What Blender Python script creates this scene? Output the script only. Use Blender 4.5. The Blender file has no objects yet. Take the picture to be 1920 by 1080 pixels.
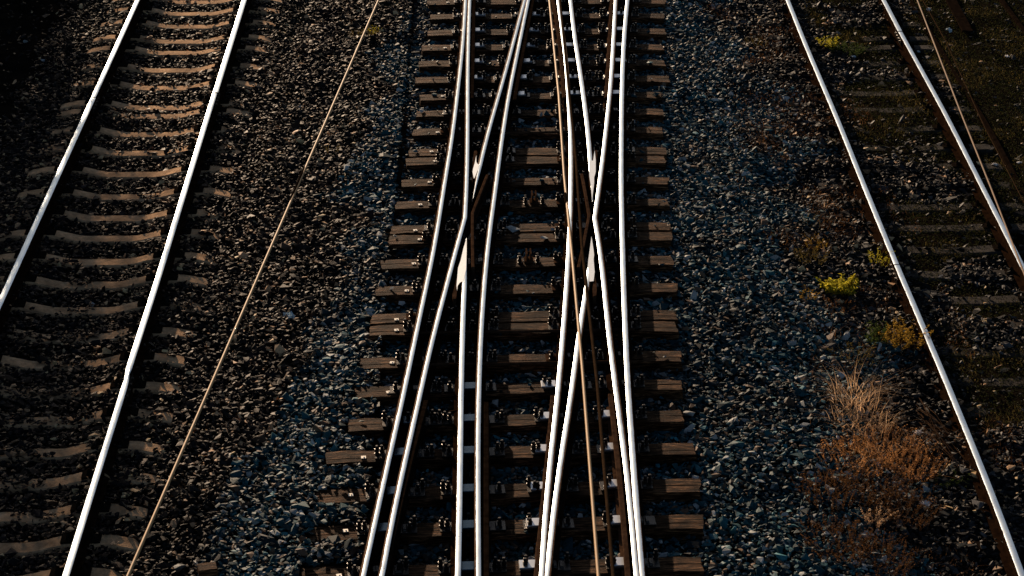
import bpy, bmesh, math, random
import numpy as np
from mathutils import Vector, Matrix
random.seed(7); RNG = np.random.default_rng(11)
S = bpy.context.scene
COL = S.collection
R = math.radians

# ------------------------------------------------------------------ camera
FPX = 4100.0; VPX, VPY = 905.0, -1430.0; ROLL = R(0.6); H = 10.2
def _axes():
    vy = np.array([VPX-960, 540-VPY, -FPX]); vy /= np.linalg.norm(vy)
    h = np.array([math.cos(ROLL), -math.sin(ROLL), 0.])
    vz = np.cross(h, vy); vz /= np.linalg.norm(vz)
    return np.array([np.cross(vy, vz), vy, vz])
AX = _axes()
cam_d = bpy.data.cameras.new('camera'); cam = bpy.data.objects.new('camera', cam_d); COL.objects.link(cam)
cam_d.sensor_width = 36; cam_d.lens = FPX/1920*36; cam_d.clip_start = .1; cam_d.clip_end = 2000
cam.matrix_world = Matrix.Translation((0, 0, H)) @ Matrix([list(r) for r in AX]).to_4x4()
S.camera = cam
def at(px, py, z=0.0):
    """surveyed spot: the point at height z that the photograph shows at (px, py)"""
    d = AX @ np.array([px-960, 540-py, -FPX]); t = (z-H)/d[2]
    return np.array([d[0]*t, d[1]*t, z])

# ------------------------------------------------------------------ sky, sun, exposure
SUN_AZ, SUN_EL = -18.0, 12.0
w = bpy.data.worlds.new('World'); S.world = w; w.use_nodes = True
nt = w.node_tree; nt.nodes.clear()
sky = nt.nodes.new('ShaderNodeTexSky'); sky.sky_type = 'NISHITA'; sky.sun_disc = False
sky.sun_elevation = R(SUN_EL); sky.sun_rotation = R(SUN_AZ); sky.dust_density = 1.0; sky.air_density = .7
bg = nt.nodes.new('ShaderNodeBackground'); bg.inputs[1].default_value = 0.05
wo = nt.nodes.new('ShaderNodeOutputWorld')
nt.links.new(sky.outputs[0], bg.inputs[0]); nt.links.new(bg.outputs[0], wo.inputs[0])
sd = bpy.data.lights.new('sun', 'SUN'); sun = bpy.data.objects.new('sun', sd); COL.objects.link(sun)
sd.energy = 5.0; sd.angle = R(0.6); sd.color = (1.0, .74, .51)
to_sun = Vector((math.sin(R(SUN_AZ))*math.cos(R(SUN_EL)), math.cos(R(SUN_AZ))*math.cos(R(SUN_EL)), math.sin(R(SUN_EL))))
sun.rotation_euler = to_sun.to_track_quat('Z', 'Y').to_euler(); sun.location = (0, 0, 30)
S.view_settings.view_transform = 'Standard'; S.view_settings.look = 'None'
S.view_settings.exposure = 0.38; S.view_settings.gamma = 1

# ------------------------------------------------------------------ helpers
def tag(o, label=None, cat=None, group=None, kind=None):
    if label: o['label'] = label
    if cat: o['category'] = cat
    if group: o['group'] = group
    if kind: o['kind'] = kind
    return o
def mesh_obj(name, verts, faces, mats, parent=None, mi=None, smooth=False, data=None):
    if data is None:
        data = bpy.data.meshes.new(name); data.from_pydata([tuple(v) for v in verts], [], faces)
        for m in (mats if isinstance(mats, (list, tuple)) else [mats]): data.materials.append(m)
        if mi is not None: data.polygons.foreach_set('material_index', mi)
        if smooth: data.polygons.foreach_set('use_smooth', [True]*len(data.polygons))
        data.update()
    o = bpy.data.objects.new(name, data); COL.objects.link(o)
    if parent is not None: o.parent = parent
    return o
def empty(name, loc, rz=0):
    o = bpy.data.objects.new(name, None); COL.objects.link(o); o.location = loc; o.rotation_euler = (0, 0, rz)
    o.empty_display_size = .1
    return o
def inst(name, data, parent, loc=(0, 0, 0), rz=0):
    o = bpy.data.objects.new(name, data); COL.objects.link(o); o.parent = parent
    o.location = loc; o.rotation_euler = (0, 0, rz); return o
class MB:
    def __init__(s): s.v = []; s.f = []; s.m = []
    def add(s, v, f, m=0):
        n = len(s.v); s.v += [tuple(p) for p in v]; s.f += [tuple(i+n for i in q) for q in f]; s.m += [m]*len(f)
    def box(s, c, d, m=0, rz=0, taper=1.0):
        cx, cy, cz = c; dx, dy, dz = (q/2 for q in d); vv = []
        ca, sa = math.cos(rz), math.sin(rz)
        for z, k in ((-dz, 1), (dz, taper)):
            for x, y in ((-dx, -dy), (dx, -dy), (dx, dy), (-dx, dy)):
                x2, y2 = x*k, y*k; vv.append((cx+x2*ca-y2*sa, cy+x2*sa+y2*ca, cz+z))
        s.add(vv, [(3, 2, 1, 0), (4, 5, 6, 7), (0, 1, 5, 4), (1, 2, 6, 5), (2, 3, 7, 6), (3, 0, 4, 7)], m)
    def lathe(s, c, prof, n=8, m=0):
        cx, cy, cz = c; vv = []; ff = []
        for r, z in prof:
            for k in range(n): a = 2*math.pi*k/n; vv.append((cx+r*math.cos(a), cy+r*math.sin(a), cz+z))
        for i in range(len(prof)-1):
            for k in range(n): ff.append((i*n+k, i*n+(k+1) % n, (i+1)*n+(k+1) % n, (i+1)*n+k))
        ff.append(tuple(range(n-1, -1, -1))); ff.append(tuple(range((len(prof)-1)*n, len(prof)*n)))
        s.add(vv, ff, m)
    def tube(s, pts, r, n=6, m=0):
        pts = [Vector(p) for p in pts]; vv = []; ff = []
        for i, p in enumerate(pts):
            t = (pts[min(i+1, len(pts)-1)]-pts[max(i-1, 0)]).normalized()
            a = t.cross(Vector((0, 0, 1)));  a = a.normalized() if a.length > 1e-4 else Vector((1, 0, 0)); b = a.cross(t)
            rr = r[i] if isinstance(r, (list, tuple)) else r
            for k in range(n):
                q = 2*math.pi*k/n; vv.append(p+a*(rr*math.cos(q))+b*(rr*math.sin(q)))
        for i in range(len(pts)-1):
            for k in range(n): ff.append((i*n+k, i*n+(k+1) % n, (i+1)*n+(k+1) % n, (i+1)*n+k))
        ff.append(tuple(range(n-1, -1, -1))); ff.append(tuple(range((len(pts)-1)*n, len(pts)*n)))
        s.add(vv, ff, m)
    def data(s, name, mats, smooth=False):
        d = bpy.data.meshes.new(name); d.from_pydata(s.v, [], s.f)
        for m in (mats if isinstance(mats, (list, tuple)) else [mats]): d.materials.append(m)
        d.polygons.foreach_set('material_index', s.m)
        if smooth: d.polygons.foreach_set('use_smooth', [True]*len(s.f))
        d.update(); return d
    def obj(s, name, mats, parent=None, smooth=False): return mesh_obj(name, 0, 0, 0, parent, data=s.data(name, mats, smooth))
def bevel(data, wdt, seg=1):
    bm = bmesh.new(); bm.from_mesh(data)
    bmesh.ops.bevel(bm, geom=bm.edges[:], offset=wdt, segments=seg, affect='EDGES', profile=.6)
    bm.to_mesh(data); bm.free()

def vnoise(x, y, sc, seed=0):
    x = np.asarray(x, float)/sc; y = np.asarray(y, float)/sc
    xi = np.floor(x); yi = np.floor(y); fx = x-xi; fy = y-yi
    fx = fx*fx*(3-2*fx); fy = fy*fy*(3-2*fy)
    def h(a, b):
        t = np.sin(a*127.1+b*311.7+seed*74.7)*43758.5453; return t-np.floor(t)
    return (h(xi, yi)*(1-fx)+h(xi+1, yi)*fx)*(1-fy)+(h(xi, yi+1)*(1-fx)+h(xi+1, yi+1)*fx)*fy
def sstep(a, b, x): t = np.clip((np.asarray(x, float)-a)/(b-a), 0, 1); return t*t*(3-2*t)

# ------------------------------------------------------------------ materials
def newmat(name):
    m = bpy.data.materials.new(name); m.use_nodes = True; n = m.node_tree.nodes; n.clear()
    o = n.new('ShaderNodeOutputMaterial'); b = n.new('ShaderNodeBsdfPrincipled')
    m.node_tree.links.new(b.outputs[0], o.inputs[0]); return m, m.node_tree, b, o
def noise(t, scale, detail=4, rough=.6, vec=None, stretch=None, coord='Object'):
    n = t.nodes.new('ShaderNodeTexNoise'); n.inputs['Scale'].default_value = scale; n.inputs['Detail'].default_value = detail
    n.inputs['Roughness'].default_value = rough
    c = t.nodes.new('ShaderNodeTexCoord')
    src = c.outputs[coord]
    if stretch:
        mp = t.nodes.new('ShaderNodeMapping'); mp.inputs['Scale'].default_value = stretch
        oi = t.nodes.new('ShaderNodeObjectInfo'); mu = t.nodes.new('ShaderNodeMath'); mu.operation = 'MULTIPLY'; mu.inputs[1].default_value = 50
        t.links.new(oi.outputs['Random'], mu.inputs[0]); cx = t.nodes.new('ShaderNodeCombineXYZ')
        t.links.new(mu.outputs[0], cx.inputs[0]); t.links.new(mu.outputs[0], cx.inputs[1]); t.links.new(cx.outputs[0], mp.inputs['Location'])
        t.links.new(src, mp.inputs[0]); src = mp.outputs[0]
    t.links.new(src, n.inputs['Vector']); return n
def ramp(t, fac, stops):
    r = t.nodes.new('ShaderNodeValToRGB'); e = r.color_ramp.elements
    while len(e) < len(stops): e.new(.5)
    for k, (p, c) in enumerate(stops): e[k].position = p; e[k].color = (*c, 1) if len(c) == 3 else c
    t.links.new(fac, r.inputs[0]); return r
def bump(t, b, h, strength=.5, dist=.01):
    n = t.nodes.new('ShaderNodeBump'); n.inputs['Strength'].default_value = strength; n.inputs['Distance'].default_value = dist
    t.links.new(h, n.inputs['Height']); t.links.new(n.outputs[0], b.inputs['Normal'])

def mat_timber():
    m, t, b, o = newmat('timber')
    n1 = noise(t, 6, 8, .7, stretch=(1, 12, 12)); n2 = noise(t, 3, 3, .5, stretch=(1, 1.5, 1)); n3 = noise(t, 30, 6, .7, stretch=(1, 9, 9))
    r1 = ramp(t, n1.outputs[0], [(.38, (.008, .0035, .0015)), (.52, (.075, .036, .017)), (.68, (.50, .27, .135))])
    r2 = ramp(t, n2.outputs[0], [(.35, (.35, .33, .32)), (.62, (1.15, 1.1, 1.05))])
    mx = t.nodes.new('ShaderNodeMixRGB'); mx.blend_type = 'MULTIPLY'; mx.inputs[0].default_value = 1
    n4 = noise(t, 5, 3, .6, stretch=(.5, 11, 11)); r4 = ramp(t, n4.outputs[0], [(.0, (1, 1, 1)), (.555, (1, 1, 1)), (.575, (.10, .09, .08)), (.60, (.10, .09, .08)), (.62, (1, 1, 1))])
    m2 = t.nodes.new('ShaderNodeMixRGB'); m2.blend_type = 'MULTIPLY'; m2.inputs[0].default_value = .9
    t.links.new(r1.outputs[0], mx.inputs[1]); t.links.new(r2.outputs[0], mx.inputs[2]); t.links.new(mx.outputs[0], m2.inputs[1]); t.links.new(r4.outputs[0], m2.inputs[2]); t.links.new(m2.outputs[0], b.inputs['Base Color'])
    b.inputs['Roughness'].default_value = .7; b.inputs['Specular IOR Level'].default_value = .03
    ad = t.nodes.new('ShaderNodeMath'); t.links.new(n1.outputs[0], ad.inputs[0]); t.links.new(n3.outputs[0], ad.inputs[1])
    bump(t, b, ad.outputs[0], .9, .012); return m
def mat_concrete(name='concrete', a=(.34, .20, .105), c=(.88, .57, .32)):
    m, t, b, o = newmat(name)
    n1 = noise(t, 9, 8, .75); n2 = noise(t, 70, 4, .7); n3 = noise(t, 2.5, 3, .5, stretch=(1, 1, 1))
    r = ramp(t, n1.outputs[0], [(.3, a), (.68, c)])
    r3 = ramp(t, n3.outputs[0], [(.3, (.55, .52, .5)), (.6, (1.1, 1.05, 1))])
    mx = t.nodes.new('ShaderNodeMixRGB'); mx.blend_type = 'MULTIPLY'; mx.inputs[0].default_value = 1
    t.links.new(r.outputs[0], mx.inputs[1]); t.links.new(r3.outputs[0], mx.inputs[2]); t.links.new(mx.outputs[0], b.inputs['Base Color'])
    b.inputs['Roughness'].default_value = .9; b.inputs['Specular IOR Level'].default_value = .05
    ad = t.nodes.new('ShaderNodeMath'); t.links.new(n1.outputs[0], ad.inputs[0]); t.links.new(n2.outputs[0], ad.inputs[1])
    bump(t, b, ad.outputs[0], .7, .012); return m
def mat_rust(name='rusty_steel', lo=(.005, .003, .002), hi=(.034, .017, .009), rough=.65, metal=0.0):
    m, t, b, o = newmat(name)
    n1 = noise(t, 14, 8, .7); r = ramp(t, n1.outputs[0], [(.3, lo), (.7, hi)])
    t.links.new(r.outputs[0], b.inputs['Base Color']); b.inputs['Roughness'].default_value = rough; b.inputs['Metallic'].default_value = metal; b.inputs['Specular IOR Level'].default_value = .5 if metal > 0 else 0
    n2 = noise(t, 120, 4, .7); bump(t, b, n2.outputs[0], .5, .004); return m
def mat_polish(name='polished_steel', base=(.80, .92, 1.0), rough=.44, edge=True):
    # worn running band: bare steel in the middle, rust creeping in from one edge (UV.x runs across the head)
    m, t, b, o = newmat(name)
    ru = t.nodes.new('ShaderNodeBsdfPrincipled'); ru.inputs['Roughness'].default_value = .8; ru.inputs['Specular IOR Level'].default_value = .05
    nr = noise(t, 25, 6, .7); rr = ramp(t, nr.outputs[0], [(.3, (.03, .015, .008)), (.7, (.30, .15, .075))]); t.links.new(rr.outputs[0], ru.inputs['Base Color'])
    b.inputs['Metallic'].default_value = .9; b.inputs['Base Color'].default_value = (*base, 1)
    n2 = noise(t, 5, 3, .5); r2 = t.nodes.new('ShaderNodeMapRange'); r2.inputs[1].default_value = .3; r2.inputs[2].default_value = .7
    r2.inputs[3].default_value = rough-.05; r2.inputs[4].default_value = rough+.05
    t.links.new(n2.outputs[0], r2.inputs[0]); t.links.new(r2.outputs[0], b.inputs['Roughness'])
    uv = t.nodes.new('ShaderNodeUVMap'); sp = t.nodes.new('ShaderNodeSeparateXYZ'); t.links.new(uv.outputs[0], sp.inputs[0])
    n3 = noise(t, 7, 6, .75)
    # UV.x < threshold (UV.y, noise wobble) -> rust
    k = t.nodes.new('ShaderNodeMath'); k.operation = 'MULTIPLY_ADD'; k.inputs[1].default_value = .30; k.inputs[2].default_value = -.15
    t.links.new(n3.outputs[0], k.inputs[0])
    a = t.nodes.new('ShaderNodeMath'); a.operation = 'ADD'; t.links.new(k.outputs[0], a.inputs[0]); t.links.new(sp.outputs[0], a.inputs[1])
    c = t.nodes.new('ShaderNodeMath'); c.operation = 'SUBTRACT'; t.links.new(a.outputs[0], c.inputs[0]); t.links.new(sp.outputs[1], c.inputs[1])
    mr = t.nodes.new('ShaderNodeMapRange'); mr.inputs[1].default_value = -.015; mr.inputs[2].default_value = .03; t.links.new(c.outputs[0], mr.inputs[0])
    # pits
    n4 = noise(t, 60, 3, .6); p = t.nodes.new('ShaderNodeMapRange'); p.inputs[1].default_value = .665; p.inputs[2].default_value = .71; p.inputs[3].default_value = 1; p.inputs[4].default_value = 0
    t.links.new(n4.outputs[0], p.inputs[0]); q = t.nodes.new('ShaderNodeMath'); q.operation = 'MULTIPLY'
    t.links.new(mr.outputs[0], q.inputs[0]); t.links.new(p.outputs[0], q.inputs[1])
    mx = t.nodes.new('ShaderNodeMixShader'); t.links.new(q.outputs[0], mx.inputs[0]); t.links.new(ru.outputs[0], mx.inputs[1]); t.links.new(b.outputs[0], mx.inputs[2])
    t.links.new(mx.outputs[0], o.inputs[0]); return m
def mat_stone():
    m, t, b, o = newmat('stone')
    at_ = t.nodes.new('ShaderNodeAttribute'); at_.attribute_name = 'stone_col'
    n1 = noise(t, 60, 5, .7); r = ramp(t, n1.outputs[0], [(.3, (.6, .6, .6)), (.7, (1.35, 1.35, 1.35))])
    mx = t.nodes.new('ShaderNodeMixRGB'); mx.blend_type = 'MULTIPLY'; mx.inputs[0].default_value = 1
    t.links.new(at_.outputs[0], mx.inputs[1]); t.links.new(r.outputs[0], mx.inputs[2]); t.links.new(mx.outputs[0], b.inputs['Base Color'])
    b.inputs['Roughness'].default_value = .6; b.inputs['Specular IOR Level'].default_value = .08; n2 = noise(t, 200, 3, .6); bump(t, b, n2.outputs[0], .5, .004); return m
def mat_soil():
    m, t, b, o = newmat('soil')
    n1 = noise(t, 3, 10, .75); r = ramp(t, n1.outputs[0], [(.35, (.006, .005, .004)), (.65, (.022, .016, .011))])
    t.links.new(r.outputs[0], b.inputs['Base Color']); b.inputs['Roughness'].default_value = 1; b.inputs['Specular IOR Level'].default_value = 0
    n2 = noise(t, 35, 8, .75); bump(t, b, n2.outputs[0], 1, .03); return m
def mat_leaf(name, c1, c2, trans=.5):
    m, t, b, o = newmat(name)
    g = t.nodes.new('ShaderNodeAttribute'); g.attribute_name = 'leaf_var'
    r = ramp(t, g.outputs['Fac'], [(0, c1), (1, c2)]); t.links.new(r.outputs[0], b.inputs['Base Color']); b.inputs['Roughness'].default_value = .8; b.inputs['Specular IOR Level'].default_value = .05
    tr = t.nodes.new('ShaderNodeBsdfTranslucent'); t.links.new(r.outputs[0], tr.inputs[0])
    mx = t.nodes.new('ShaderNodeMixShader'); mx.inputs[0].default_value = trans
    t.links.new(b.outputs[0], mx.inputs[1]); t.links.new(tr.outputs[0], mx.inputs[2]); t.links.new(mx.outputs[0], o.inputs[0]); return m
def mat_plain(name, c, rough=.5, metal=0.0, nz=.35, sc=20):
    m, t, b, o = newmat(name)
    n1 = noise(t, sc, 5, .7); r = ramp(t, n1.outputs[0], [(.3, tuple(q*(1-nz) for q in c)), (.7, tuple(q*(1+nz) for q in c))])
    t.links.new(r.outputs[0], b.inputs['Base Color']); b.inputs['Roughness'].default_value = rough; b.inputs['Metallic'].default_value = metal; return m
M_TIMBER = mat_timber(); M_CONC = mat_concrete(); M_CONC_SHADE = mat_concrete('shaded_concrete', (.02, .02, .02), (.085, .078, .07))  # second concrete is darkened: shade over the right track put into its colour
M_RUST = mat_rust(); M_OLD_SHADE = mat_rust('old_and_shaded_rust', (.004, .003, .002), (.024, .015, .010), 1.0); M_DARK = mat_rust('greasy_steel', (.012, .010, .009), (.05, .04, .032), .35, .6)
M_BROWN = mat_rust('brown_steel', (.020, .011, .007), (.105, .058, .034), .75)
M_NOSE = mat_plain('worn_bright_steel', (.86, .90, .92), .44, .9, .06, 30)
M_POL = mat_polish(); M_PLATE = mat_plain('bare_plate', (.78, .80, .82), .34, .9, .08, 12)
M_STONE = mat_stone(); M_SOIL = mat_soil()
M_WIRE = mat_plain('copper_wire', (.50, .29, .12), .65, 0.0, .12, 6); M_WIRE2 = mat_rust('dull_wire', (.03, .018, .010), (.06, .036, .02), .9)
M_WIRE3 = mat_plain('old_copper_wire', (.20, .11, .05), .8, 0, .3, 6); M_CLIP_SHADE = mat_rust('clip_and_shade', (.006, .005, .004), (.02, .014, .01), 1.0)  # last one near black: rail clips, and shade painted on a stretch of wire

# ------------------------------------------------------------------ track geometry
TOP = .173; ZL = 0.04; ZR = -.30
def resample(pts, kinks=(), step=.12, sm=14):
    """smooth a surveyed polyline; pts = world xy rows, far end first"""
    pts = np.array(pts)[:, :2]; idx = [0]+[k for k in kinks]+[len(pts)-1]; out = []
    for a, b in zip(idx[:-1], idx[1:]):
        seg = pts[a:b+1]; d = np.r_[0, np.cumsum(np.linalg.norm(np.diff(seg, axis=0), axis=1))]
        n = max(3, int(d[-1]/step)); s = np.linspace(0, d[-1], n); P = np.c_[np.interp(s, d, seg[:, 0]), np.interp(s, d, seg[:, 1])]
        for _ in range(sm*4): P[1:-1] = .25*P[:-2]+.5*P[1:-1]+.25*P[2:]
        out.append(P if not out else P[1:])
    return np.vstack(out)
def extend(P, far=0, near=0):
    P = np.array(P)
    if far:
        k = min(8, len(P)-1); d = P[0]-P[k]; d /= np.linalg.norm(d); P = np.vstack([P[0]+d*far, P])
    if near:
        k = min(8, len(P)-1); d = P[-1]-P[-1-k]; d /= np.linalg.norm(d); P = np.vstack([P, P[-1]+d*near])
    return P
RAILS = {}
def rail(key, px, label, z=0.0, far=0, near=0, kinks=(), wid=.065, taper=None, dz=0, rust=0.0, side=-1, polished=True, foot=1.0, worn=None, group=None, cut=None, mat=None):
    T = TOP+z+dz
    P = resample([at(x, y, T) for x, y in px], kinks) if not cut else np.array(px)
    P = extend(P, far, near); n = len(P)
    t = np.gradient(P, axis=0); t /= np.linalg.norm(t, axis=1)[:, None]; nrm = np.c_[-t[:, 1], t[:, 0]]   # left of far->near = +x side
    if nrm[:, 0].mean() < 0: nrm = -nrm
    W = np.full(n, wid)
    if taper:
        s = np.r_[0, np.cumsum(np.linalg.norm(np.diff(P, axis=0), axis=1))]
        for end, L, w2 in taper:
            q = s if end == 'far' else s[-1]-s
            W = np.minimum(W, w2+(wid-w2)*np.clip(q/L, 0, 1))
    prof = lambda w: [(-w/2, -.004), (-w/2, -.034), (-.009, -.048), (-.009, -.138), (-.068, -.148), (-.068, -.156),
                      (.068, -.156), (.068, -.148), (.009, -.138), (.009, -.048), (w/2, -.034), (w/2, -.004), (w/2-.006, 0), (-w/2+.006, 0)]
    vv = []; K = 14; ff = []
    for i in range(n):
        f = min(1, W[i]/wid)
        for u, zz in prof(W[i]):
            if abs(u) > .05: u *= (f if taper else 1)*foot
            vv.append((P[i, 0]+nrm[i, 0]*u, P[i, 1]+nrm[i, 1]*u, T-.0015+zz))
    for i in range(n-1):
        for k in range(K):
            a, b2 = i*K+k, i*K+(k+1) % K; ff.append((a, b2, b2+K, a+K))
    ff.append(tuple(range(K))); ff.append(tuple(range(n*K-1, n*K-K-1, -1)))
    o = mesh_obj('rail', vv, ff, mat or (M_RUST if polished else M_BROWN))
    tag(o, label, 'rail', group)
    RAILS[key] = P
    if polished:
        vv = []; ff = []; uv = []; us = (-.5, -.38, 0, .38, .5); zs = (-.004, -.0006, 0, -.0006, -.004)
        for i in range(n):
            for u, zz in zip(us, zs):
                uu = u*(W[i]-.006); vv.append((P[i, 0]+nrm[i, 0]*uu, P[i, 1]+nrm[i, 1]*uu, T+.0015+zz))
        for i in range(n-1):
            for k in range(4): ff.append((i*5+k, i*5+k+1, i*5+k+6, i*5+k+5))
        r = mesh_obj('running_surface', vv, ff, M_POL, o, smooth=True)
        L = r.data.uv_layers.new(name='UVMap'); lp = np.empty(len(r.data.loops), int); r.data.loops.foreach_get('vertex_index', lp)
        u = (np.array(us)+.5)[lp % 5]
        if side > 0: u = 1-u
        L.data.foreach_set('uv', np.c_[u, np.full(len(u), rust)].ravel())
    return o
def crib_z(x, y): pass

G1 = 'polished rails of the crossing in the middle'
rail('R1', [(872,0),(870,40),(866,95),(860,150),(847,260),(832,347),(813,470),(800,530),(790,573),(775,647),(762,710),(740,810),(717,907),(697,1003),(680,1078)],
     'leftmost polished rail of the middle crossing, curving out to the bottom left', far=8, near=3, rust=0.30, side=-1, group=G1, wid=.059, dz=.002, taper=[('far', 3.0, .05)])
rail('R1b', [(880,0),(877,83),(876,167),(876,267),(874,360),(871,408),(860,447),(843,510),(827,573),(807,643),(793,713),(780,767),(765,837),(750,900),(730,993),(716,1073)],
     'second polished rail from the left of the crossing, straight above and kinked left halfway down', far=8, near=3, kinks=(5,), rust=0.28, group=G1, wid=.059, taper=[('far', 2.5, .045)])
rail('LT', [(983,0),(965,67),(944,147),(922,220),(908,273),(899,310),(892,340),(887,372)],
     'polished rail slanting down from the top to the upper left crossing nose', far=8, rust=0.32, group=G1, wid=.059, dz=.0, taper=[('near', 1.0, .012), ('far', 2.0, .05)])
rail('LB', [(874,448),(873,480),(871,530),(868,560),(866,660),(864,720),(862,900),(860,1000),(858,1080)],
     'straight polished rail running down from the lower left crossing nose', near=3, rust=0.14, group=G1, wid=.059, taper=[('far', 1.2, .01)])
rail('IL', [(990,0),(983,33),(968,107),(955,167),(945,230),(937,283),(928,360),(920,410),(913,467),(907,533),(902,600),(899,660),(897,720),(895,820),(895,953),(896,1080)],
     'curved polished rail just right of the two left crossing noses', far=8, near=3, rust=0.26, group=G1, wid=.059, dz=.0015, taper=[('far', 2.0, .045)])
rail('IR', [(1047,0),(1055,60),(1062,113),(1065,160),(1069,217),(1072,283),(1071,360),(1070,427),(1066,493),(1061,577),(1055,643),(1050,713),(1042,787),(1032,870),(1023,970),(1017,1077)],
     'curved polished rail left of the two right crossing noses, patchy and rusty at the top', far=8, near=3, rust=0.26, side=1, group=G1, wid=.059, dz=.001, taper=[('near', 3.0, .05), ('far', 2.0, .05)])
rail('RT', [(1070,0),(1078,73),(1087,123),(1095,183),(1102,233),(1107,290),(1110,340),(1111,378)],
     'polished rail coming down from the top to the upper right crossing nose', far=8, rust=0.14, side=1, group=G1, wid=.059, taper=[('near', 1.0, .012)])
rail('RK', [(1155,0),(1152,57),(1147,150),(1140,217),(1132,293),(1124,350),(1119,393),(1116,408),(1123,447),(1132,510),(1139,600),(1147,660),(1154,720),(1163,787),(1173,853),(1182,937),(1190,1020),(1195,1080)],
     'kinked polished rail with a bend beside the right crossing noses', far=8, near=3, kinks=(7,), rust=0.26, side=1, group=G1, wid=.059, dz=.002, taper=[('near', 3.0, .045)])
rail('RB', [(1110,450),(1110,480),(1107,510),(1102,535),(1097,560),(1088,613),(1080,677),(1075,720),(1065,793),(1053,853),(1043,927),(1032,1027),(1027,1080)],
     'polished rail slanting down left from the lower right crossing nose', near=3, rust=0.26, side=1, group=G1, wid=.059, taper=[('near', 2.5, .05), ('far', 1.0, .012)])
rail('OR', [(1177,0),(1172,50),(1168,117),(1166,200),(1165,360),(1167,427),(1169,510),(1172,600),(1175,660),(1177,720),(1182,787),(1188,870),(1195,960),(1204,1080)],
     'rightmost polished rail of the middle crossing, nearly straight', far=8, near=3, rust=0.10, side=1, group=G1, wid=.059, dz=.0005, taper=[('near', 2.5, .055)])
# frog noses: polished wedge castings, children of the rail they end
def wedge(key, px, name='frog_nose', mat=None, parent=None, dz=.003, z0=.02, kind=None, label=None):
    T = TOP+dz; p = [at(x, y, T) for x, y in px]; n = len(p)
    vv = [(q[0], q[1], T) for q in p]+[(q[0], q[1], z0) for q in p]
    ff = [tuple(range(n))[::-1]]+[(i, (i+1) % n, n+(i+1) % n, n+i) for i in range(n)]+[tuple(range(n, 2*n))]
    mi = [0]+[1]*(n+1)
    o = mesh_obj(name, vv, ff, [mat or M_NOSE, M_BROWN], parent, mi=mi)
    bm = bmesh.new(); bm.from_mesh(o.data); bmesh.ops.recalc_face_normals(bm, faces=bm.faces[:]); bm.to_mesh(o.data); bm.free()
    return o
byname = {}
for o in COL.objects:
    if o.name.startswith('rail') and 'label' in o: byname[o['label']] = o
rl = {k: o for k, o in zip(RAILS, [o for o in COL.objects if o.name.split('.')[0] == 'rail'])}
wedge('LT', [(893,291),(893,303),(895,307),(899,309),(896,318),(893,326),(889,335),(888,333),(886,322),(887,316),(890,306)], parent=rl['LT'])
wedge('LT2', [(889,283),(893,282),(895,285),(894,290),(892,300),(889,308),(887,320),(886,338),(885,336),(887,298)], 'wing_bar', M_BROWN, rl['LT'], dz=-.004)
wedge('LB', [(875,445),(875,470),(874,505),(868,530),(866,528),(862,530),(858,536),(857,545),(856,535),(859,502),(864,487),(869,465)], parent=rl['LB'])
wedge('LB2', [(856,520),(858,530),(857,545),(855,560),(849,560),(848,552),(852,538)], 'wing_bar', M_BROWN, rl['LB'], dz=-.004)
wedge('RT', [(1104,301),(1112,301),(1115,282),(1117,300),(1117,322),(1114,333),(1114,343),(1112,360),(1110,377),(1108,350),(1105,330)], parent=rl['RT'])
wedge('RT2', [(1115,282),(1119,281),(1120,288),(1119,300),(1117,306),(1117,296)], 'wing_bar', M_BROWN, rl['RT'], dz=-.004)
wedge('RB', [(1109,443),(1112,462),(1114,478),(1113,486),(1115,510),(1113,527),(1105,528),(1105,514),(1102,500),(1103,488),(1106,466)], parent=rl['RB'])
wedge('RB2', [(1115,512),(1118,530),(1119,545),(1118,554),(1112,555),(1111,540),(1113,528)], 'wing_bar', M_BROWN, rl['RB'], dz=-.004)
G2 = 'rusty wing rails at the crossing noses'
rail('WL', [(914,327),(908,336),(901,354),(892,378),(886,399),(884,415),(885,440),(887,500)], 'rusty bent wing rail right of the left crossing noses', kinks=(4,), wid=.036, dz=-.002, polished=False, foot=.4, group=G2)
rail('WR', [(1091,325),(1095,340),(1100,365),(1104,395),(1105,402),(1101,425),(1096,455),(1090,482),(1085,500)], 'rusty bent wing rail left of the right crossing noses', kinks=(4,), wid=.036, dz=-.002, polished=False, foot=.4, group=G2)
G3 = 'dark unpolished check rails beside the switch blades'  # dark ones get near-black rust, standing in for their shadow side
for key, px, lab, fr, nr, m in (
    ('C1', [(889,0),(888,60),(887,120),(885,183)], 'dark check rail at the top, right of the two straight left rails', 8, 0, M_OLD_SHADE),
    ('C2', [(999,0),(990,50),(975,125),(965,187)], 'dark check rail at the top, right of the slanting pair of rails', 8, 0, M_OLD_SHADE),
    ('C3', [(1037,0),(1047,50),(1053,113),(1058,182)], 'brown check rail at the top, left of the patchy curved rail', 8, 0, M_BROWN),
    ('C4', [(1147,0),(1142,95),(1137,182)], 'brown check rail at the top, left of the kinked rail', 8, 0, M_BROWN),
    ('C5', [(799,750),(776,830),(755,925),(733,1010),(720,1080)], 'dark check rail at the bottom, right of the second rail from the left', 0, 3, M_OLD_SHADE),
    ('C6', [(912,753),(912,850),(912,980),(912,1080)], 'dark check rail at the bottom, right of the curved left rail', 0, 3, M_OLD_SHADE),
    ('C7', [(1037,741),(1032,820),(1020,927),(1007,1070)], 'brown check rail at the bottom, left of the pair of slanting rails', 0, 3, M_BROWN),
    ('C8', [(1145,738),(1154,820),(1166,927),(1178,1080)], 'brown check rail at the bottom, left of the two rightmost crossing rails', 0, 3, M_BROWN)):
    rail(key, px, lab, far=fr, near=nr, wid=.050, dz=-.012-.001*(len(RAILS)%5), polished=False, foot=.6, group=G3, mat=m)
G4 = 'polished rails of the left track'
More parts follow.
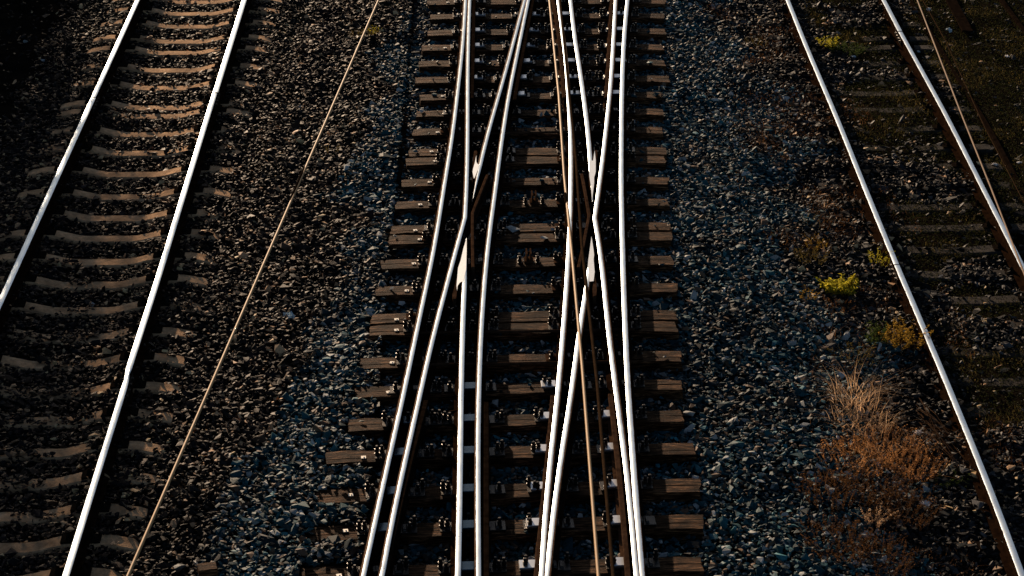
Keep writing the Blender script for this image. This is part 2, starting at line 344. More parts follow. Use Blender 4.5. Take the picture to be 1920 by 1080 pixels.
rail('A1', [(258,0),(175,182)], 'left rail of the left track, upper length above the rail joint', z=ZL, far=10, group=G4)
rail('A2', [(174.6,183.3),(94,360),(0,567),(-60,698)], 'left rail of the left track, lower length running out of the left edge', z=ZL, near=9, group=G4, wid=.072)
rail('B1', [(458,0),(404,173)], 'right rail of the left track, top length above the stepped joint', z=ZL, far=10, group=G4, wid=.072)
rail('B2', [(402.5,175),(346,358),(293,533),(236,706),(231,724)], 'right rail of the left track, middle length tapering to a blade', z=ZL, group=G4, wid=.066, taper=[('near', .35, .012)])
rail('B3', [(243,692),(236,722),(221,765),(197,840),(157,970),(123,1080)], 'right rail of the left track, bottom length below the blade joint', z=ZL, near=3, group=G4, dz=.001, taper=[('far', .3, .012)])
G5 = 'polished rails of the right track'
rail('D0', [(1477,0),(1513,90),(1572,227),(1625,360),(1681,495.5)], 'left rail of the right track, upper length above the thin joint', z=ZR, far=10, group=G5)
rail('D1', [(1681.6,497),(1737,627),(1777,720),(1817,820),(1862,929),(1917,1080)], 'left rail of the right track, lower length below the thin joint', z=ZR, near=4, group=G5)
rail('E0', [(1657,0),(1687.4,58)], 'right rail of the right track, short top length above the joint', z=ZR, far=10, group=G5, wid=.070)
rail('E1', [(1688,59.5),(1773,213),(1847,360),(1913,490),(1960,585)], 'right rail of the right track, long length running out of the right edge', z=ZR, near=8, group=G5)
rail('OLD', [(1818,180),(1862,250),(1905,333),(1940,400)], 'old rusty rail lying half buried beyond the right track', z=ZR-.15, far=14, near=4, polished=False, mat=M_OLD_SHADE)
rail('OLD2', [(1880,0),(1920,55),(1950,96)], 'dark rusty rail lying in the top right corner', z=ZR-.12, far=10, near=8, polished=False, mat=M_OLD_SHADE)
def rx(key, y):
    P = RAILS[key]; o = np.argsort(P[:, 1]); Y = P[o, 1]
    if y < Y[0]-.02 or y > Y[-1]+.02: return None
    return float(np.interp(y, Y, P[o, 0]))
# fishplates at the joints
def fishplate(key, px, py, z, lab=None):
    p = at(px, py, TOP+z); P = RAILS[key]; d = P[0]-P[-1]; a = math.atan2(d[1], d[0]); mb = MB()
    for s in (-1, 1):
        ox, oy = -math.sin(a)*s*.02, math.cos(a)*s*.02
        mb.box((p[0]+ox, p[1]+oy, TOP+z-.09), (.5, .018, .075), 0, a)
        for k in (-.18, -.06, .06, .18):
            mb.box((p[0]+math.cos(a)*k+ox*1.75, p[1]+math.sin(a)*k+oy*1.75, TOP+z-.09), (.03, .02, .03), 0, a)
    mb.obj('fishplate', M_DARK, rl[key])
rl = {k: o for k, o in zip(RAILS, [o for o in COL.objects if o.name.split('.')[0] == 'rail'])}
fishplate('A2', 175, 183, ZL); fishplate('B2', 403, 175, ZL); fishplate('B3', 236, 712, ZL); fishplate('D1', 1681, 497, ZR); fishplate('E1', 1688, 59, ZR)

# ------------------------------------------------------------------ sleepers
ORD = ['topmost', 'second', 'third', 'fourth', 'fifth', 'sixth', 'seventh', 'eighth', 'ninth', 'tenth', 'eleventh', 'twelfth', 'thirteenth', 'fourteenth',
       'fifteenth', 'sixteenth', 'seventeenth', 'eighteenth', 'nineteenth', 'twentieth', 'twenty-first', 'twenty-second', 'twenty-third', 'twenty-fourth', 'twenty-fifth', 'twenty-sixth', 'twenty-seventh', 'twenty-eighth', 'twenty-ninth', 'thirtieth', 'thirty-first']
FOOT = []      # sleeper footprints: (cx, cy, angle, halflen, halfwid, zone)
# shared hardware meshes
def screw_data():
    mb = MB(); mb.lathe((0, 0, 0), [(.026, 0), (.026, .010), (.019, .012), (.021, .03), (.019, .045), (.024, .048), (.024, .056), (.014, .058), (.017, .062), (.017, .084), (.011, .090)], 8)
    return mb.data('coach_screw', M_DARK)
def chair_data(k):
    mb = MB(); mb.box((0, 0, .008), (.34, .15, .016)); mb.box((-.095, 0, .026), (.035, .11, .02), 0, 0, .8); mb.box((.095, 0, .026), (.035, .11, .02), 0, 0, .8)
    if k:
        for s in (-1, 1): mb.box((s*.10, -.02, .045), (.012, .05, .06)); mb.box((s*.128, .03, .04), (.02, .03, .05))
    d = mb.data('rail_chair', M_BROWN if k else M_DARK); bevel(d, .003); return d
SCREW = screw_data(); CHAIR = [chair_data(0), chair_data(1)]
def plate_data():
    mb = MB(); mb.box((0, 0, .012), (.15, .13, .024)); d = mb.data('slide_plate', M_PLATE); bevel(d, .004); return d
SLIDE = plate_data()
SLIDE_SHADE = SLIDE.copy(); SLIDE_SHADE.materials[0] = mat_plain('shaded_plate', (.16, .22, .25), .25, .7, .15, 12)  # shaded copy of the slide plate: shade put into a dim bluish colour
mb = MB(); mb.box((0, 0, .004), (.045, .045, .008)); mb.box((.004, .003, .010), (.012, .012, .006)); DATE = mb.data('date_tag', mat_plain('tin_tag', (.7, .66, .58), .45, .6, .3, 60))
def timber_data(L, seed):
    rnd = random.Random(seed); wv = .235+rnd.uniform(-.012, .012); n = 18; hh = .17; vv = []; ff = []
    split = rnd.uniform(-.04, .04)
    us = [-1, -.93, -.55, -.1, -.05, 0, .5, .92, 1]
    for i in range(n+1):
        x = -L/2+L*i/n; e = rnd.gauss(0, .005); f = rnd.gauss(0, .005); chip = .02*(rnd.random() < .12); chip2 = .02*(rnd.random() < .12)
        ends = (i in (0, n))
        for u in us:
            y = u*wv/2+(e if u < 0 else f)*(abs(u) > .9); zz = rnd.uniform(-.003, .002)
            if abs(u) == 1: zz -= .010+rnd.uniform(0, .008)+(chip if u < 0 else chip2)
            if i in (0, n): x += rnd.uniform(-.012, .012)
            if u == -.05: zz -= .010 if rnd.random() < .7 else 0
            if ends: zz -= .008
            vv.append((x, y+(split if -.2 < u < .1 else 0), zz))
        vv.append((x, wv/2, -hh)); vv.append((x, -wv/2, -hh))
    K = len(us)+2
    for i in range(n):
        for k in range(K):
            a, b2 = i*K+k, i*K+(k+1) % K; ff.append((a, a+K, b2+K, b2))
    ff.append(tuple(range(K))); ff.append(tuple(range(n*K+K-1, n*K-1, -1)))
    d = bpy.data.meshes.new('timber_beam'); d.from_pydata(vv, [], ff); d.materials.append(M_TIMBER)
    bm = bmesh.new(); bm.from_mesh(d); bmesh.ops.recalc_face_normals(bm, faces=bm.faces[:]); bm.to_mesh(d); bm.free()
    return d
CR = ['R1', 'R1b', 'LT', 'LB', 'IL', 'IR', 'RT', 'RK', 'RB', 'OR', 'WL', 'WR', 'C1', 'C2', 'C3', 'C4', 'C5', 'C6', 'C7', 'C8']
TIES = [(806,-22,1245,-24),(806,4,1245,2),(808,31,1243,29),(802,61,1247,58),(794,89,1244,88),(788,119,1247,117),(780,150,1253,147),(787,182,1240,177),(782,213,1243,209),(773,247,1243,243),
        (767,286,1247,282),(762,302.5,1248,298),(752,342,1250,338),(742,384,1253,378),(731,430,1256,423),(728,449,1257,442),(716,495,1260,487),(708,545,1266,538),
        (694,597,1269,589),(691,619,1270,611),(676,681,1273,666),(662,735,1278,720),(653,797,1280,778),(612,857,1305,840),(598,931,1310,908),(583,1000,1312,976),(566,1077,1318,1056),(552,1160,1325,1137),(540,1250,1330,1225)]
tie_roots = []
vis = [i for i, t in enumerate(TIES) if -5 < t[1] < 1090]
for i, (x0, y0, x1, y1) in enumerate(TIES):
    a, b2 = at(x0, y0), at(x1, y1); c = (a+b2)/2; L = float(np.linalg.norm(a-b2)); ang = math.atan2(b2[1]-a[1], b2[0]-a[0])
    root = empty('timber_sleeper', (c[0], c[1], 0), ang); tie_roots.append((root, c, ang, L))
    k = vis.index(i) if i in vis else (-1 if y0 < 0 else len(vis))
    pair = {10: 'upper of the close pair', 11: 'lower of the close pair', 14: 'upper of the doubled pair', 15: 'lower of the doubled pair', 18: 'upper of the split-faced pair', 19: 'lower of the split-faced pair'}.get(i)
    if k >= 0 and k < len(vis):
        lab = f'brown timber sleeper under the middle crossing, {ORD[k]} from the top edge' if not pair else f'brown timber sleeper, {pair}, {ORD[k]} of the middle crossing from the top'
    else: lab = 'brown timber sleeper of the middle crossing just beyond the '+('top' if k < 0 else 'bottom')+' edge'
    tag(root, lab, 'sleeper', 'timber sleepers of the middle crossing')
    inst('timber_beam', timber_data(L, 100+i), root)
    FOOT.append((c[0], c[1], ang, L/2, .125, 'C'))
    xs = []
    for key in CR:
        yy = c[1]
        for _ in range(3):
            xk = rx(key, yy)
            if xk is None: break
            yy = c[1]+(xk-c[0])*math.tan(ang)
        if xk is not None: xs.append(((xk-c[0])/math.cos(ang), key))
    xs.sort(); rnd = random.Random(i)
    for j, (u, key) in enumerate(xs):
        ch = inst('rail_chair', CHAIR[(i+j) % 3 == 0 and 8 < i < 21], root, (u, 0, .0005+.0017*(j % 4)))
        for s in (-1, 1):
            for q in ((0.115,) if rnd.random() < .25 else (.105, .150)):
                p = u+s*q
                gap = .17 if (i < 9 or i > 20) and not key.startswith('C') else .075
                if all(abs(p-u2) > (.075 if k2.startswith('C') else gap) for u2, k2 in xs if k2 != key):
                    inst('coach_screw', SCREW, ch, (s*q, rnd.uniform(-.035, .035)+(.035 if q > .12 else -.02), .015), rnd.random())
    if i not in (2, 3, 5, 6) and x0 > 0:
        inst('date_tag', DATE, root, (-L/2+.30+rnd.uniform(-.04, .06), rnd.uniform(-.05, .03), .001), rnd.uniform(-.3, .3))
def slide(px, py, sx=1.0):
    p = at(px, py, .03); r, c, ang, L = min(tie_roots, key=lambda t: abs(t[1][1]-p[1]))
    u = (p[0]-c[0])*math.cos(ang)
    o = inst('slide_plate', SLIDE_SHADE if (py > 700 and px < 885) else SLIDE, r, (u, (p[0]-c[0])*-math.sin(ang)*0, .021)); o.scale = (sx, 1, 1)
for x, y in ((900,23),(898,52),(898,82),(897,111),(895,141),(1003,23),(1000,52),(993,82),(987,111),(980,141),(974,171),(1062,23),(1065,52),(1069,82),(1073,110),(1076,140),(1079,170),
             (1166,23),(1165,52),(1164,82),(1163,110),(1160,140),(1157,171),
             (882,728),(880,782),(878,844),(876,912),(877,980),(877,1063),(1029,724),(1027,778),(1018,840),(1010,908),(1003,977),(990,1062),(1141,780),(1143,836),(1150,902),(1156,972),(1160,1054),
             (770,782),(753,845),(740,915),(723,985)): slide(x, y)
# clamping brackets standing on two sleepers between the middle rails
mb = MB()
for s in (-1, 1): mb.box((s*.022, 0, .07), (.016, .15, .12), 0)
mb.box((0, 0, .02), (.10, .12, .03), 0); mb.box((0, .03, .10), (.06, .02, .02), 0)
BR = mb.data('clamp_bracket', M_BROWN)
for idx, px, py in ((13, 1001, 381), (16, 991, 491)):
    r, c, ang, L = tie_roots[idx]; p = at(px, py); inst('clamp_bracket', BR, r, ((p[0]-c[0]), 0, .002))
    for s in (-.1, .1): 
        for dy in (-.03, .03): inst('coach_screw', SCREW, r, ((p[0]-c[0])+s, dy, .002))
# thin bonding cables looping from sleeper to rail
for n_, (px, py, qx, qy, wh) in enumerate(((712,862,735,826,'upper left'),(700,932,716,905,'middle left'),(676,1000,697,970,'lower left'),(840,772,858,745,'right of the slanting pair, upper'),(845,930,858,892,'right of the slanting pair, lower'),(835,1060,857,1030,'right of the slanting pair at the bottom'))):
    a = at(px, py, .03); b2 = at(qx, qy, .08); mb = MB(); m_ = (a+b2)/2+np.array([.05, -.06, -.03]); mb.tube([a, a*.45+m_*.55, m_, b2*.5+m_*.5+np.array([.01, 0, 0]), b2], .006, 6)
    tag(mb.obj('bonding_cable', M_BROWN, smooth=True), 'thin looped cable from sleeper to rail, '+wh, 'cable', 'bonding cables at the lower rails')
# rods tying the rails together
for py, x0, x1, lab in ((249, 860, 1180, 'thin rusty tie rod across the crossing above the noses'), (622, 770, 1190, 'thin rusty tie rod across the crossing below the noses'), (682, 755, 1195, 'lower thin rusty tie rod across the crossing')):
    a, b2 = at(x0, py+3, .06), at(x1, py-4, .06); mb = MB(); mb.tube([a, (a+b2)/2, b2], .016, 8)
    tag(mb.obj('tie_rod', M_BROWN), lab, 'rod', 'tie rods across the crossing')

# concrete sleepers (dished in the middle)
def dish(u): return -.078*(1-sstep(.25, .68, np.abs(u)))-.05*sstep(.95, 1.3, np.abs(u))
def conc_data(L, wd, seed, mat, name='concrete_beam'):
    rnd = random.Random(seed); n = 40; vv = []; ff = []
    for i in range(n+1):
        u = -L/2+L*i/n; z = float(dish(u)) if mat is M_CONC else -.02*(1-sstep(.2, .6, abs(u)))
        j = lambda a=.003: rnd.uniform(-a, a)
        e = .01 if i in (0, n) else 0
        for y, zz in ((-wd/2-.03, z-.2), (-wd/2, z-.014-e+j()), (-wd/2+.014, z-e+j(.002)), (0, z-e+j(.002)), (wd/2-.014, z-e+j(.002)), (wd/2, z-.014-e+j()), (wd/2+.03, z-.2)): vv.append((u, y+j(), zz))
    K = 7
    for i in range(n):
        for k in range(K): a, b2 = i*K+k, i*K+(k+1) % K; ff.append((a, a+K, b2+K, b2))
    ff.append(tuple(range(K))); ff.append(tuple(range(n*K+K-1, n*K-1, -1)))
    d = bpy.data.meshes.new(name); d.from_pydata(vv, [], ff); d.materials.append(mat)
    bm = bmesh.new(); bm.from_mesh(d); bmesh.ops.recalc_face_normals(bm, faces=bm.faces[:]); bm.to_mesh(d); bm.free()
    return d
CONC = [conc_data(2.5, .185, 40+k, M_CONC) for k in range(5)]; CONC2 = [conc_data(2.4, .2, 60+k, M_CONC_SHADE) for k in range(4)]
mb = MB(); mb.box((0, 0, .012), (.34, .13, .024)); mb.box((-.10, 0, .036), (.06, .06, .026), 0, 0, .7); mb.box((.10, 0, .036), (.06, .06, .026), 0, 0, .7)
for s in (-1, 1): mb.lathe((s*.105, 0, .04), [(.02, 0), (.02, .02), (.012, .024), (.012, .04)], 6)
CLIP = mb.data('rail_clip', M_CLIP_SHADE)
LX = (RAILS['A2'][:, 0].mean()+RAILS['B2'][:, 0].mean())/2
LROWS = [-22,3,25,49,77,98,131,164,201,217,251,286,326,368,408,446,490,533,581,632,682,735,788,848,905,967,1026,1090,1160,1240]
def joint_x(k1, k2, y): 
    q = [rx(k, y) for k in k1]; q = [v for v in q if v is not None]; r = [rx(k, y) for k in k2]; r = [v for v in r if v is not None]
    return (q[0] if q else None), (r[0] if r else None)
kk = 0
for i, y in enumerate(LROWS):
    xm = ((258-.455*y)+(458-.314*y))/2; p = at(xm, y, ZL-.07)
    a, b2 = joint_x(('A1', 'A2'), ('B1', 'B2', 'B3'), p[1]); cx = (a+b2)/2 if a and b2 else LX
    root = empty('concrete_sleeper', (cx, p[1], ZL), R(1.2)+random.uniform(-.006, .006))
    onf = 0 <= y <= 1080
    tag(root, f'pale dished concrete sleeper of the left track, {ORD[kk]} from the top edge' if onf else 'pale dished concrete sleeper of the left track just beyond the '+('top' if y < 0 else 'bottom')+' edge', 'sleeper', 'concrete sleepers of the left track')
    if onf: kk += 1
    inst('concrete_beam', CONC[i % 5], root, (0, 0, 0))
    for s in (-.76, .76): inst('rail_clip', CLIP, root, (s, 0, -.006))
    FOOT.append((cx, p[1], R(1.2), 1.25, .10, 'L'))
RROWS = [-12,18,45,71,88,117,143,173,204,240,275,311,347,386,425,466,512,560,607,657,713,770,830,893,958,1025,1095,1170]
kk = 0
for i, y in enumerate(RROWS):
    xm = (1477+.413*y+1657+.523*y)/2; p = at(xm, y, ZR)
    a, b2 = joint_x(('D0', 'D1'), ('E0', 'E1'), p[1]); cx = (a+b2)/2 if a and b2 else (a+.74 if a else p[0])
    root = empty('concrete_sleeper', (cx, p[1], ZR), R(random.uniform(.2, 1.4)))
    onf = 0 <= y <= 1080
    tag(root, f'grey concrete sleeper half buried under the right track, {ORD[kk]} from the top edge' if onf else 'grey half buried concrete sleeper of the right track just beyond the '+('top' if y < 0 else 'bottom')+' edge', 'sleeper', 'half buried sleepers of the right track')
    if onf: kk += 1
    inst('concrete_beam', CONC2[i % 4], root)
    for s in (-.74, .74): inst('rail_clip', CLIP, root, (s, 0, -.004))
    FOOT.append((cx, p[1], R(.8), 1.2, .11, 'R'))
RX = float(np.mean([f[0] for f in FOOT if f[5] == 'R']))

# ------------------------------------------------------------------ ground
def gz(x, y):
    x = np.asarray(x, float); y = np.asarray(y, float)
    u = x-LX
    left = ZL+dish(u)-.008-.02*sstep(1.2, 1.9, np.abs(u))
    mid = -.085-.0*x
    sh = -.045+.035*np.exp(-((x+1.3)/.5)**2)
    base = np.where(x < -1.0, left*sstep(-1.9, -2.6, x)+sh*(1-sstep(-1.9, -2.6, x)), mid)
    r = sstep(2.6, 4.3, x); base = base*(1-r)+(ZR-.005)*r
    und = (vnoise(x, y, 1.3, 3)-.5)*.09+(vnoise(x, y, .55, 5)-.5)*.05
    amp = np.where((x > -1.0) & (x < 2.4), .35, 1.0); amp = np.where(np.abs(u) < 1.5, .35, amp); amp = np.where(x > 4.3, .7, amp)
    return base+und*amp
def ground():
    near = np.arange(-10, 11.01, .12); far = np.array([-600, -200, -80, -40, -20, -14])
    X = np.r_[far, near, -far[::-1]]; Y = np.r_[[-600, -200, -60, -20, 0, 8], np.arange(11, 38.01, .12), [42, 50, 70, 120, 300, 600]]
    gx, gy = np.meshgrid(X, Y); z = gz(gx, gy)-.03; z = np.where((np.abs(gx) > 11.5) | (gy < 10) | (gy > 39), -.3, z)
    nx, ny = len(X), len(Y); idx = np.arange(nx*ny).reshape(ny, nx)
    q = np.stack([idx[:-1, :-1], idx[:-1, 1:], idx[1:, 1:], idx[1:, :-1]], -1).reshape(-1, 4)
    o = mesh_obj('ground', np.c_[gx.ravel(), gy.ravel(), z.ravel()].tolist(), q.tolist(), M_SOIL, smooth=True); tag(o, kind='structure')
ground()

# ------------------------------------------------------------------ ballast stones
def stone_shapes(n=24):
    out = []
    for k in range(n):
        bm = bmesh.new(); rnd = random.Random(900+k)
        for _ in range(9):
            v = Vector((rnd.gauss(0, 1), rnd.gauss(0, 1), rnd.gauss(0, 1))).normalized()*rnd.uniform(.62, 1.15); bm.verts.new(v)
        bmesh.ops.convex_hull(bm, input=bm.verts[:]); bmesh.ops.recalc_face_normals(bm, faces=bm.faces[:])
        loose = [v for v in bm.verts if not v.link_faces]; bmesh.ops.delete(bm, geom=loose, context='VERTS')
        bmesh.ops.triangulate(bm, faces=bm.faces[:]); bm.verts.index_update()
        out.append((np.array([v.co[:] for v in bm.verts]), np.array([[v.index for v in f.verts] for f in bm.faces]))); bm.free()
    return out
SHAPES = stone_shapes()
def scatter(name, P, size, col, tilt=.5, flat=(.30, .58)):
    """P: n x 3 centres, size: n, col: n x 3 -> one mesh of many stones"""
    n = len(P); kind = RNG.integers(0, len(SHAPES), n)
    VV, FF, CC = [], [], []; off = 0
    for k, (sv, sf) in enumerate(SHAPES):
        m = np.where(kind == k)[0]; c = len(m)
        if not c: continue
        sx = size[m]*RNG.uniform(.85, 1.35, c); sy = size[m]*RNG.uniform(.65, 1.0, c); sz = size[m]*RNG.uniform(*flat, c)
        v = sv[None]*np.stack([sx, sy, sz], -1)[:, None]
        a = RNG.uniform(0, 2*np.pi, c); t = RNG.normal(0, tilt, c); b = RNG.uniform(0, 2*np.pi, c)
        def rz(q, ang): ca, sa = np.cos(ang)[:, None], np.sin(ang)[:, None]; return np.stack([q[..., 0]*ca-q[..., 1]*sa, q[..., 0]*sa+q[..., 1]*ca, q[..., 2]], -1)
        v = rz(v, b); ca, sa = np.cos(t)[:, None], np.sin(t)[:, None]
        v = np.stack([v[..., 0], v[..., 1]*ca-v[..., 2]*sa, v[..., 1]*sa+v[..., 2]*ca], -1); v = rz(v, a)+P[m][:, None]
        VV.append(v.reshape(-1, 3)); FF.append((sf[None]+(off+np.arange(c)*len(sv))[:, None, None]).reshape(-1, 3)); CC.append(np.repeat(col[m], len(sv), 0)); off += c*len(sv)
    V = np.vstack(VV).astype(np.float32); F = np.vstack(FF).astype(np.int32); C = np.vstack(CC).astype(np.float32)
    d = bpy.data.meshes.new(name); d.vertices.add(len(V)); d.vertices.foreach_set('co', V.ravel())
    d.loops.add(F.size); d.loops.foreach_set('vertex_index', F.ravel()); d.polygons.add(len(F)); d.polygons.foreach_set('loop_start', np.arange(0, F.size, 3, dtype=np.int32))
    d.update(calc_edges=True)
    at2 = d.attributes.new('stone_col', 'FLOAT_COLOR', 'POINT'); at2.data.foreach_set('color', np.c_[C, np.ones(len(C))].astype(np.float32).ravel())
    d.shade_flat(); d.materials.append(M_STONE); o = bpy.data.objects.new(name, d); COL.objects.link(o); return o
def in_foot(x, y, zone, grow=0.0, f2=None):
    m = np.zeros(len(x), bool)
    for cx, cy, a, hl, hw, z in FOOT:
        if z != zone: continue
        s = np.abs(y-cy-(x-cx)*math.tan(a)) < hw+grow
        if s.any():
            u = (x-cx)*math.cos(a)+(y-cy)*math.sin(a); m |= s & (np.abs(u) < hl+grow)
    return m
def side_lim(y, m=1.3):   # footprint seen by the camera plus a margin
    l = -3.86+(y-15.5)*(-6.87+3.86)/15.5-m; r = 4.83+(y-15.5)*(8.4-4.83)/15.5+m; return l, r
def cand(step, y0=14.6, y1=33.5):
    X = np.arange(-9, 10.5, step); Y = np.arange(y0, y1, step); gx, gy = np.meshgrid(X, Y)
    x = gx.ravel()+RNG.uniform(-.5, .5, gx.size)*step; y = gy.ravel()+RNG.uniform(-.5, .5, gx.size)*step
    l, r = side_lim(y); k = (x > l) & (x < r); return x[k], y[k]
def zone_blue(x, y):  # 1 where the fresh blue-grey stone lies
    bl = np.interp(y, [15.5, 18, 21, 25, 31], [-2.5, -2.3, -1.75, -1.45, -1.25])
    w_ = (vnoise(x, y, .7, 8)-.5)*.9
    return sstep(-.25, .35, x-bl+w_)*(1-sstep(3.3, 4.6, x+w_*1.5))
def stone_cols(x, y):
    n = len(x); zb = zone_blue(x, y)+RNG.normal(0, .12, n); b = (zb > .5)
    blue = np.array([.017, .074, .090]); brn = np.array([.044, .026, .016]); rgt = np.array([.036, .036, .036])
    c = np.where(b[:, None], blue, np.where((x > 1)[:, None], rgt, brn))
    v = np.exp(RNG.normal(-.05, .42, n)); c = c*v[:, None]
    c = np.where((~b)[:, None], c*np.where(RNG.random(n) < .78, .32, 1.6)[:, None], c*np.where(RNG.random(n) < .4, .6, 1.05)[:, None])  # most brown stones near black, the rest brightened as sparse sunlit highlights
    pale = RNG.random(n) < np.where(b, .12, .085); c = np.where(pale[:, None], np.where(b[:, None], [.42, .44, .42], [.64, .37, .19])*RNG.uniform(.7, 1.2, n)[:, None], c)  # bright chips: sun glints put into the stone colour
    warm = (RNG.random(n) < .12) & b; c = np.where(warm[:, None], [.15, .095, .06], c)
    dirt = sstep(.55, .8, vnoise(x, y, .9, 21)); c = c*(1-.45*dirt[:, None])
    return np.clip(c, .01, .6)
def soilness(x, y):  # where fine soil and moss swallow the stones (right track and beyond, where the dark ground also stands in for shade)
    return np.clip(sstep(4.5, 5.1, x)*(sstep(.30, .50, vnoise(x, y, .8, 31)))*.97+sstep(6.3, 6.7, x)*.95+sstep(-5.7, -6.3, x+.25*(vnoise(x, y, .5, 77)-.5)), 0, .98)
def build_ballast():
    P, Sz, Cc = [], [], []
    for step, dz, s0 in ((.043, -.020, .0325), (.052, .006, .031)):
        x, y = cand(step); n = len(x)
        inC = in_foot(x, y, 'C', .018); inL = in_foot(x, y, 'L', .0); inR = in_foot(x, y, 'R', .0)
        cover = vnoise(x, y, .35, 13)*.6+vnoise(x, y, .12, 14)*.4
        u = x-LX; thrL = .67-.24*sstep(21.5, 18.5, y)*(1-sstep(.3, .55, np.abs(u+.05)))-.12*sstep(1.0, 1.15, np.abs(u))
        thrR = .30-.16*(x < RX)-.12*sstep(24, 20, y)
        keep = ~(inC & (RNG.random(n) > .02*(vnoise(x, y, .5, 66) > .5))) & ~(inL & (cover < thrL)) & ~(inR & (cover < thrR))
        so = soilness(x, y); keep &= RNG.random(n) > so*.97
        x, y, inL, inR = x[keep], y[keep], inL[keep], inR[keep]; n = len(x)
        z = gz(x, y)+dz+RNG.normal(0, .012, n)
        z = np.where(inL | inR, z+.03, z); z = np.where(in_foot(x, y, 'C', .018), .014, z)
        s = s0*np.exp(RNG.normal(.02, .36, n)); s = np.where(x < -2.4, s*.88, s)
        P.append(np.c_[x, y, z]); Sz.append(s); Cc.append(stone_cols(x, y))
    P = np.vstack(P); Sz = np.concatenate(Sz); Cc = np.vstack(Cc); print('stones', len(P))
    o = scatter('ballast', P, Sz, Cc); tag(o, 'loose blue-grey and brown ballast stones between the tracks', 'ballast', kind='stuff')
build_ballast()

# ------------------------------------------------------------------ plants
def leaf_mesh(name, V, F, var, mat, parent=None):
    d = bpy.data.meshes.new(name); d.from_pydata(V, [], F); d.materials.append(mat)
    a = d.attributes.new('leaf_var', 'FLOAT', 'POINT'); a.data.foreach_set('value', var); d.update()
    o = bpy.data.objects.new(name, d); COL.objects.link(o); o.parent = parent; return o
def blade(V, F, var, p, az, h, lean, wd, vr, rnd, seg=4, curl=1.0):
    n0 = len(V); wob = rnd.gauss(0, .35)*h; dx, dy = math.cos(az), math.sin(az); side = az+math.pi/2+rnd.uniform(-.8, .8); sx, sy = math.cos(side), math.sin(side)
    for i in range(seg+1):
        t = i/seg; r = lean*h*(t**(1+curl)); z = h*(t-.35*lean*t*t*curl); w_ = wd*(1-t*.85)/2
        for s in (-1, 1): V.append((p[0]+dx*r-dy*wob*t*t+sx*w_*s, p[1]+dy*r+dx*wob*t*t+sy*w_*s, p[2]+z)); var.append(vr)
    for i in range(seg): F.append((n0+2*i, n0+2*i+1, n0+2*i+3, n0+2*i+2))
def leaf(V, F, var, p, d, L, W, vr, rnd):
    d = Vector(d).normalized(); s = d.cross(Vector((rnd.gauss(0, 1), rnd.gauss(0, 1), rnd.gauss(0, 1)+1.2))); 
    if s.length < 1e-3: return
    s.normalize(); up = s.cross(d)*(.15*L); n0 = len(V); p = Vector(p)
    for q in (p, p+d*L*.45+s*W/2+up, p+d*L, p+d*L*.45-s*W/2+up): V.append(tuple(q)); var.append(vr)
    F.append((n0, n0+1, n0+2)); F.append((n0, n0+2, n0+3))
PL = {}
def pm(k, c1, c2, tr=.5): PL[k] = mat_leaf(k, c1, c2, tr)
pm('straw', (.45, .27, .14), (.90, .62, .38), .55); pm('brown_weed', (.022, .012, .005), (.24, .115, .045), .45); pm('rust_weed', (.10, .042, .014), (.75, .38, .15), .55); pm('green', (.020, .040, .012), (.10, .13, .03), .4)
pm('lime', (.12, .14, .012), (.72, .60, .06), .55); pm('gold', (.09, .06, .012), (.55, .33, .05), .5); pm('olive', (.05, .045, .015), (.18, .13, .04), .5); pm('moss', (.012, .018, .006), (.055, .055, .016), .3)
def plant(px, py, kind, size, n, label, cat='weed', group=None, grass=0.0, leaves=14, h=None, mat=None, tall=1.0, leaf_l=.03):
    rnd = random.Random(int(px*7+py*13)); z0 = ZR if px > 1420 else 0; p = at(px, py, z0); z = float(gz(p[0], p[1])); p = at(px, py, z); h = (h or size*.6)*tall
    root = empty(kind, (p[0], p[1], z)); tag(root, label, cat, group); m = PL[mat]
    V, F, var = [], [], []; SV, SF, svar = [], [], []
    for k in range(n):
        r = size/2*math.sqrt(rnd.random()); a = rnd.uniform(0, 6.283); q = (r*math.cos(a), r*math.sin(a), -.02); hh = h*rnd.uniform(.45, 1.05)
        az = a+rnd.gauss(0, .8); lean = rnd.uniform(.1, .7)
        if rnd.random() < grass: blade(SV, SF, svar, q, az, hh*rnd.uniform(.8, 1.4), rnd.uniform(.3, 1.3), rnd.uniform(.003, .007), rnd.random(), rnd, 5); continue
        blade(SV, SF, svar, q, az, hh, lean, .004, rnd.uniform(0, .5), rnd, 3, .4)
        for j in range(leaves):
            t = rnd.uniform(.2, 1); rr = lean*hh*t**1.4; zz = hh*(t-.14*lean*t*t)
            a2 = rnd.uniform(0, 6.283); L = leaf_l*rnd.uniform(.5, 1.2)
            leaf(V, F, var, (q[0]+math.cos(az)*rr, q[1]+math.sin(az)*rr, q[2]+zz), (math.cos(a2), math.sin(a2), rnd.uniform(-.2, .9)), L, L*.42, rnd.random(), rnd)
    leaf_mesh('stems', SV, SF, svar, m, root)
    if V: leaf_mesh('leaves', V, F, var, m, root)
    return root
GB = 'dry brown weeds at the lower right'
plant(1605, 750, 'straw_tuft', .5, 190, 'tall pale straw tuft of tangled dry grass at the top of the brown weeds', 'dry tuft', None, 1.0, 0, .34, 'straw')
plant(1620, 800, 'straw_tuft', .5, 150, 'tawny dry grass tuft just below the pale straw tuft', 'dry tuft', None, .8, 8, .26, 'straw', leaf_l=.02)
